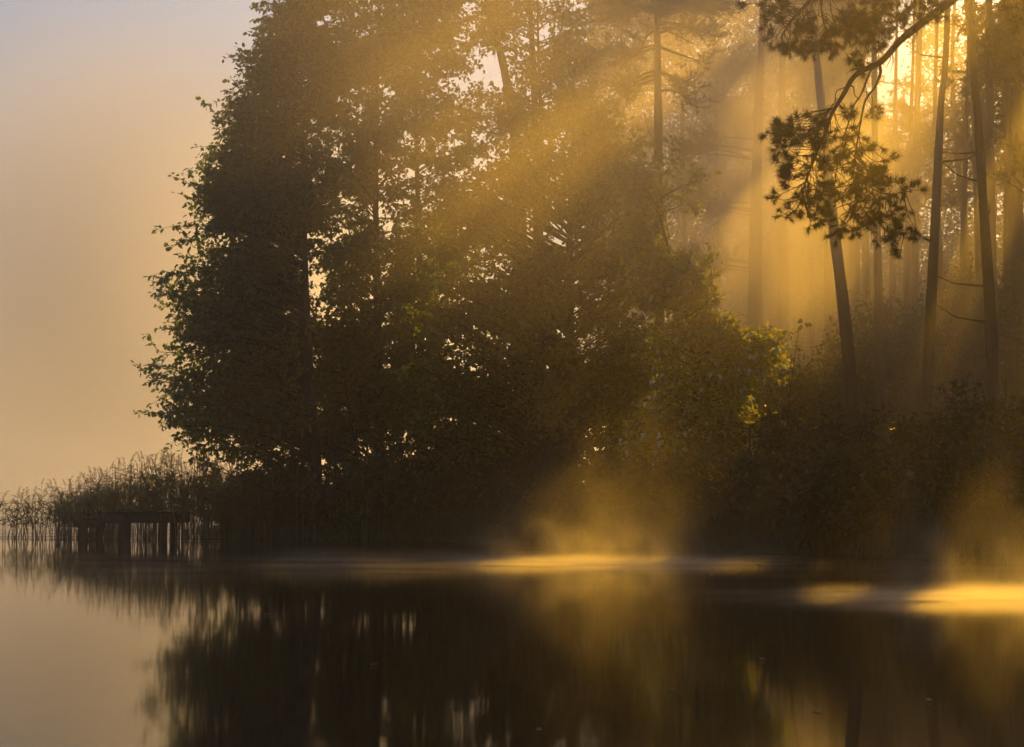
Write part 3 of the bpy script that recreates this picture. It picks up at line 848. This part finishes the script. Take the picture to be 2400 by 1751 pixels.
def build_shrubs():
    rng = np.random.default_rng(5)
    lab = 'dark leafy shrub in the shaded undergrowth along the bank'
    spots = []
    for px in np.arange(620, 2460, 62):
        spots.append((px + rng.uniform(-20, 20), rng.uniform(.8, 2.5), rng.uniform(.55, 1.0)))
    for px in np.arange(540, 1030, 42):
        spots.append((px + rng.uniform(-15, 15), rng.uniform(.6, 3.4), rng.uniform(.8, 1.35)))
    for px in np.arange(1100, 2460, 95):
        spots.append((px + rng.uniform(-30, 30), rng.uniform(3.5, 7), rng.uniform(.8, 1.5)))
    for px, off, s in spots:
        X = (px - 1200) / F * 45
        for _ in range(4):
            Y = float(np.interp(X, SHORE[:, 0], SHORE[:, 1])) + off; X = (px - 1200) / F * Y
        b = np.array([X, Y, float(hland(X, Y))])
        path = smooth_path([b - [0, 0, .1], b + [rng.normal() * .1, 0, s * .7], b + [rng.normal() * .2, 0, s * 1.5]], 8)
        c = [(b + np.array([0, 0, s * 1.0]), (s * 1.0, s * .9, s * .9), 22), (b + np.array([rng.normal() * .6, 0, s * .4]), (s * 1.1, s * .8, s * .5), 12)]
        broadleaf('shrub', lab, 'shrub', None, Y, None, .03, c, mat=M_SHRUB, m=6, q=10, leaf=(.09, .16), twig=(.3, .6), group='dark shrubs along the bank', path=path)
    # bush on the right margin with dewy leaves
    b = P(2350, 1150, 40); b[2] = float(hland(b[0], 40))
    path = smooth_path([b - [0, 0, .1], b + [.05, 0, 1.0], b + [.1, 0, 2.4]], 8)
    broadleaf('hazel_bush', 'tall bush with dew-spotted leaves at the right margin of the bank', 'bush', None, 40, None, .04,
              [cl(2340, 1060, 40, 70, 90, 40), cl(2390, 1150, 40, 70, 80, 26), cl(2290, 1160, 40, 60, 70, 22)], mat=M_SHRUB, m=8, q=11, path=path)
    # bare twiggy sapling right of the lime
    for (px, tx, ty, lab) in ((1840, 1872, 775, 'leafless fine-twigged sapling standing right of the yellow-green tree'),):
        D = 42
        path = trunk_pts([(px, 1120), (px + 4, 1000), (px + 16, 880), (tx, ty)], D)
        root = thing('bare_sapling', lab, 'sapling', tuple(path[0]))
        T = np.array([P(px + RNG.uniform(-35, 130), RNG.uniform(840, 1060), D + RNG.normal() * .3) for _ in range(34)])
        L, ln = limbs_to(path, T, 1.1, bow=-.02)
        make_trunk(root, path, .03, .006, M_BARK, sides=6, extra=[(L, np.tile(np.linspace(.010, .003, 6), (len(L), 1)), 3)])
    # broad understory behind the bank: a far mass of leaves
    pts = []
    for _ in range(10500):
        px = rng.uniform(1640, 2560); D = rng.uniform(56, 82) if rng.uniform() < .5 else rng.uniform(82, 135)
        prof = np.interp(px, [1640, 1750, 1850, 2000, 2200, 2560], [930, 930, 900, 760, 690, 560])
        py = rng.uniform(prof + 40 * math.sin(px * .03) - (90 if D > 95 and px > 1950 else 0), 1090)
        pts.append(P(px, py, D))
    for _ in range(1500):
        px = rng.uniform(1050, 1700); D = rng.uniform(54, 66)
        pts.append(P(px, rng.uniform(900, 1120), D))
    for _ in range(5200):                       # loose leaves added farther back to block the pale sky
        px = rng.uniform(1960, 2620); D = rng.uniform(96, 136)
        pts.append(P(px, rng.uniform(40 if px > 2150 else 330, 1000), D))
    for _ in range(7200):  # more canopy fill added to close off the sky
        px = rng.uniform(1370, 1990); D = rng.uniform(92, 128)
        pts.append(P(px, rng.uniform(0, 1000), D))
    for _ in range(1700):  # leaves added to darken the gap towards the bottom
        px = rng.uniform(1715, 1990); D = rng.uniform(88, 130)
        pts.append(P(px, 1010 - 440 * rng.uniform() ** 1.6, D))
    pts = np.array(pts)
    q = 14
    pos = (pts[:, None] + RNG.normal(size=(len(pts), q, 3)) * np.array([.4, .4, .28])).reshape(-1, 3)
    n = len(pos)
    mb = MB(); Ls = RNG.uniform(.10, .2, n) * np.maximum(1, pos[:, 1] / 75)
    leaves(mb, pos, RNG.normal(size=(n, 3)) + [0, 0, -.3], np.array([0, 0, 1.]) + RNG.normal(size=(n, 3)) * .6, Ls, Ls * .7)
    st = MB()
    tp = pts[rng.permutation(len(pts))[:420]]
    b0 = tp.copy(); b0[:, 2] = hland(tp[:, 0], tp[:, 1]); b0[:, 0] += RNG.normal(size=len(tp)) * .5
    tubes(st, np.stack([b0, (b0 + tp) / 2 + RNG.normal(size=tp.shape) * .2, tp], 1), np.tile([.03, .02, .006], (len(tp), 1)), 4)
    o = mb.build('undergrowth', M_SHRUB); o['kind'] = 'stuff'; o['label'] = 'dim tangled growth filling the wood behind the trunks, with leaf fill against the sky'
    c = st.build('stems', M_BARK, o); c['kind'] = 'stuff'
    # grass on the bank
    n = 22000
    X = rng.uniform(-9, 13, n); off = rng.uniform(-.3, 5, n)
    Y = np.interp(X, SHORE[:, 0], SHORE[:, 1]) + off
    Z = hland(X, Y)
    ok = Z > -.12
    pos = np.stack([X, Y, Z], -1)[ok]
    mb = MB(); d = RNG.normal(size=pos.shape) * .35 + np.array([0, 0, 1.])
    needles(mb, pos, d, rng.uniform(.25, .8, len(pos)), rng.uniform(.015, .03, len(pos)))
    o = mb.build('bank_grass', M_GRASS); o['kind'] = 'stuff'; o['label'] = 'long dark grass overhanging the water along the bank'


def build_woods():
    """the wood behind and unseen trees added to its right for shade: trunks and needled crowns merged into one mass"""
    rng = np.random.default_rng(21)
    protos = []
    for h in (26.0, 24.0, 28.0):
        tr, cr = MB(), MB()
        path = smooth_path([[0, 0, -.3], [rng.normal() * .15, 0, h * .35], [rng.normal() * .3, rng.normal() * .3, h * .7], [rng.normal() * .4, 0, h]], 14)
        tubes(tr, path[None], np.linspace(.24, .05, 14)[None], 8)
        T = targets([((0, 0, h * .80), (2.7, 2.7, h * .19), 56), ((0, 0, h * .58), (2.3, 2.3, h * .12), 16)])
        L, ln = limbs_to(path, T, .2, zmin=h * .45, bow=.06)
        tubes(tr, L, np.tile(np.linspace(.05, .012, L.shape[1]), (len(L), 1)), 4)
        tw = []
        for k in range(8):
            b = L[:, 2 + k % 4]; d = nrm(RNG.normal(size=b.shape) * [1, 1, .6] + [0, 0, .25]); ll = RNG.uniform(.4, .8, (len(b), 1))
            tw.append(np.stack([b, b + d * ll * .5, b + d * ll], 1))
        tw = np.concatenate(tw)
        tubes(tr, tw, np.tile([.014, .01, .006], (len(tw), 1)), 3)
        tuft_shoots(cr, tw, 20, (.22, .38), .07, span=.95, cut=False)
        protos.append((tr, cr))
    trunk, crown = MB(), MB()
    placed = []
    tries = 0
    while len(placed) < 370 and tries < 12000:
        tries += 1
        if len(placed) < 150:
            y = rng.uniform(58, 90); x = rng.uniform(.165 * y if y > 70 else .245 * y, .165 * y + 38)
        elif len(placed) < 245:
            y = rng.uniform(86, 128); x = rng.uniform(.05 * y, .50 * y)
        elif len(placed) < 290:
            y = rng.uniform(128, 185); x = rng.uniform(.035 * y, .50 * y)
        else:
            y = rng.uniform(22, 60); x = rng.uniform(.275 * y + 2.2, .275 * y + 24)  # unseen trees right of the view, added to shade the near air
        if float(hland(x, y)) < .3 or any((x - a) ** 2 + (y - b) ** 2 < 2.6 ** 2 for a, b in placed):
            continue
        k = int(rng.integers(3)); H = (26.0, 24.0, 28.0)[k]; sc = rng.uniform(.88, 1.12)
        g0 = float(hland(x, y))
        if any(0 < (q := (np.array([x, y, g0 + .6 * H * sc]) - np.asarray(p)) @ SUN) and np.hypot(x - p[0] - SUN[0] / SUN[1] * (y - p[1]), 0) < .55 and g0 < p[2] + (y - p[1]) * SUN[2] / SUN[1] < g0 + H * sc
               for p, r in OPENINGS if y > p[1] and r > .7):
            continue                                # no trunk right in a wide opening
        placed.append((x, y))
        tr, cr = protos[k]
        a = rng.uniform(0, 6.28); ca, sa = math.cos(a), math.sin(a)
        R = np.array([[ca, -sa, 0], [sa, ca, 0], [0, 0, 1]])
        for src, dst in ((tr, trunk), (cr, crown)):
            v = np.concatenate(src.v) * sc @ R.T + np.array([x, y, float(hland(x, y))])
            if dst is crown:
                v3 = v.reshape(-1, 3, 3); v3 = v3[shaded(v3.mean(1))]
                dst.add(v3.reshape(-1, 3), np.arange(len(v3) * 3).reshape(-1, 3))
                continue
            base = dst.n
            dst.v.append(v.astype(np.float32)); dst.n += len(v)
            for i, (f, q) in enumerate(zip(src.f, src.sizes)):
                if i:                               # limbs and twigs: none across an opening
                    f4 = f.reshape(-1, 4); f4 = f4[shaded(v[f4].mean(1))]; f, q = f4.ravel(), q[:len(f4)]
                dst.f.append(f + base); dst.sizes.append(q)
    o = trunk.build('pine_woods', M_PINE); o['kind'] = 'stuff'; o['label'] = 'dim mass of pines closing the wood on the right, with unseen shade trees'
    c = crown.build('crowns', M_NEEDLE, o); c['kind'] = 'stuff'


# ------------------------------------------------------------------ light, camera, render settings
def build_light():
    w = bpy.data.worlds.new('World'); SC.world = w; w.use_nodes = True
    nt = w.node_tree
    bg = nt.nodes['Background']
    sky = nt.nodes.new('ShaderNodeTexSky'); sky.sky_type = 'NISHITA'; sky.sun_disc = False
    sky.sun_elevation = SUN_EL; sky.sun_rotation = SUN_AZ
    sky.air_density = 1.0; sky.dust_density = 1.5; sky.ozone_density = 2.5
    nt.links.new(sky.outputs[0], bg.inputs[0]); bg.inputs[1].default_value = .062
    l = bpy.data.lights.new('sun', 'SUN'); l.energy = 5.0; l.angle = math.radians(.5); l.color = (1.0, .49, .028)
    o = bpy.data.objects.new('sun', l); C.objects.link(o)
    d = Vector((math.sin(SUN_AZ) * math.cos(SUN_EL), math.cos(SUN_AZ) * math.cos(SUN_EL), math.sin(SUN_EL)))
    o.rotation_euler = d.to_track_quat('Z', 'Y').to_euler(); o.location = d * 60


def build_camera():
    c = bpy.data.cameras.new('camera'); c.sensor_width = 36; c.lens = 36 * F / 2400; c.clip_end = 5000; c.clip_start = .1
    o = bpy.data.objects.new('camera', c); C.objects.link(o)
    o.location = (0, 0, CAMZ); o.rotation_euler = (math.pi / 2 + PITCH, 0, 0)
    SC.camera = o


def settings():
    v = SC.view_settings
    v.view_transform = 'Standard'; v.look = 'None'; v.gamma = 1; v.exposure = EXPOSURE; v.use_curve_mapping = False
    SC.render.engine = 'CYCLES'
    c = SC.cycles
    c.max_bounces = 8; c.diffuse_bounces = 2; c.glossy_bounces = 3; c.transmission_bounces = 3; c.volume_bounces = 2; c.transparent_max_bounces = 64
    c.caustics_reflective = False; c.caustics_refractive = False
    c.sample_clamp_indirect = 4
    c.use_denoising = True; c.denoiser = 'OPENIMAGEDENOISE'
    c.denoising_input_passes = 'RGB_ALBEDO_NORMAL'
    c.volume_step_rate = 1.0; c.volume_max_steps = 128
    c.use_adaptive_sampling = True; c.adaptive_threshold = .02


EXPOSURE = 0.18
build_ground()
build_water()
build_haze()
build_reeds()
build_jetty()
build_floating_leaves()
build_left_trees()
build_middle_trees()
build_pines()
build_bough_pine()
build_shrubs()
build_woods()


def wp(px, py, D):
    return tuple(P(px, py, D))


MISTS = [
    # label, centre, radii, density, noise scale, noise threshold, noise stretch, raggedness
    ('torn sheet of low mist lying over the water between the jetty and the right bank', (-.5, 33.5, .0), (14.5, 9.5, .5), .5, .9, (.47, .74), (.22, 1.0, .6), .25, .7),
    ('bright glowing core of mist lying on the water in the middle', (wp(1410, 1316, 34.3)[0], 34.3, .0), (5.0, 3.4, .30), 3.0, 1.5, (.32, .66), (.32, 1.0, 1.5), .25, .66),
    ('fine wisps curling up from the bright core', (1.5, 34.6, .1), (2.8, 2.0, 1.3), .55, 1.6, (.40, .68), (.8, 1, .6), .2, .66),
    ('rising plume of mist above the bright core', (wp(1385, 1200, 36)[0], 36.0, .2), (2.8, 2.2, 2.3), .17, .9, (.30, .72), (1, 1, .7), .12),
    ('thin veil of mist drifting up against the bank in the middle', (wp(1450, 1100, 38)[0], 38.0, .5), (4.5, 2.4, 3.8), .10, .8, (.32, .75), (1, 1, .6), .10),
    ('bright drift of mist on the water at the right edge', (wp(2290, 1400, 23.3)[0], 23.3, .0), (4.4, 2.6, .26), 3.0, 1.7, (.34, .68), (.32, 1.0, 1.5), .25, .66),
    ('fine wisps lifting off the bright drift at the right edge', (6.0, 23.6, .1), (2.2, 1.4, 1.0), .5, 1.8, (.40, .68), (.8, 1, .6), .2, .66),
    ('rising veil of mist at the right edge', (wp(2340, 1250, 25)[0], 25.0, .2), (2.2, 1.6, 1.8), .30, 1.1, (.36, .75), (1, 1, .7), .1),
    ('pale bank of mist on the open lake beyond the reeds', (-15, 68, .0), (12, 11, 1.5), .30, .2, (.1, .5), (.4, 1, 1), .1),
    ('golden mist hanging in the gap between the pine trunks', tuple(wp(1730, 540, 74)), (9.5, 14, 12.5), .045, .12, (.2, .6), (1, 1, .6), 0, .75),
    ('amber veil of haze in front of the crowns in the middle', (2.0, 33, 8.7), (9.5, 13, 6.3), .046, .16, (.2, .65), (1, 1, .7), 0, .78),
    ('amber fog standing deep in the wood behind the trunks', (17, 108, 14), (21, 42, 19), .014, .08, (.1, .6), (1, 1, 1), 0, .72),
    ('dazzling yellow mist between the two pale trunks', (8.4, 62, 10.0), (3.4, 5, 7), .20, .2, (.15, .6), (1, 1, .5), 0, .78),
    ('amber haze hanging among the trunks on the right bank', (12.2, 49, 7), (5.5, 9, 7.5), .048, .2, (.2, .65), (1, 1, .6), 0, .78),
    ('brightest golden mist glowing behind the hanging bough', (7.4, 44, 9.3), (3.2, 4.5, 4.6), .10, .3, (.2, .65), (1, 1, .5), 0, .75),
    ('luminous fog standing over the open lake on the left', (-46, 230, 29), (44, 45, 36), .048, .03, (.05, .6), (1, 1, 1), 0, .05),
    ('bright fog over the bay right behind the alders', (-6, 110, 12), (20, 34, 14), .036, .06, (.2, .7), (1, 1, 1), 0, .7),
    ('pale fog lying low over the far water on the left', (-44, 150, 6), (34, 30, 15), .009, .05, (.1, .7), (1, 1, 1), 0, .15),
]
for lab, c, r, dn, sc, th, stx, rg, *g in MISTS:
    build_mist(lab, c, r, dn, sc, th, stx, rag=rg, g=g[0] if g else .6, col=(.94, .97, 1.0) if c[1] > 60 and c[0] < 0 else (1, .96, .88), fall=3.4 if r[2] < 1 and c[1] < 50 else 1.8)
build_light()
build_camera()
settings()
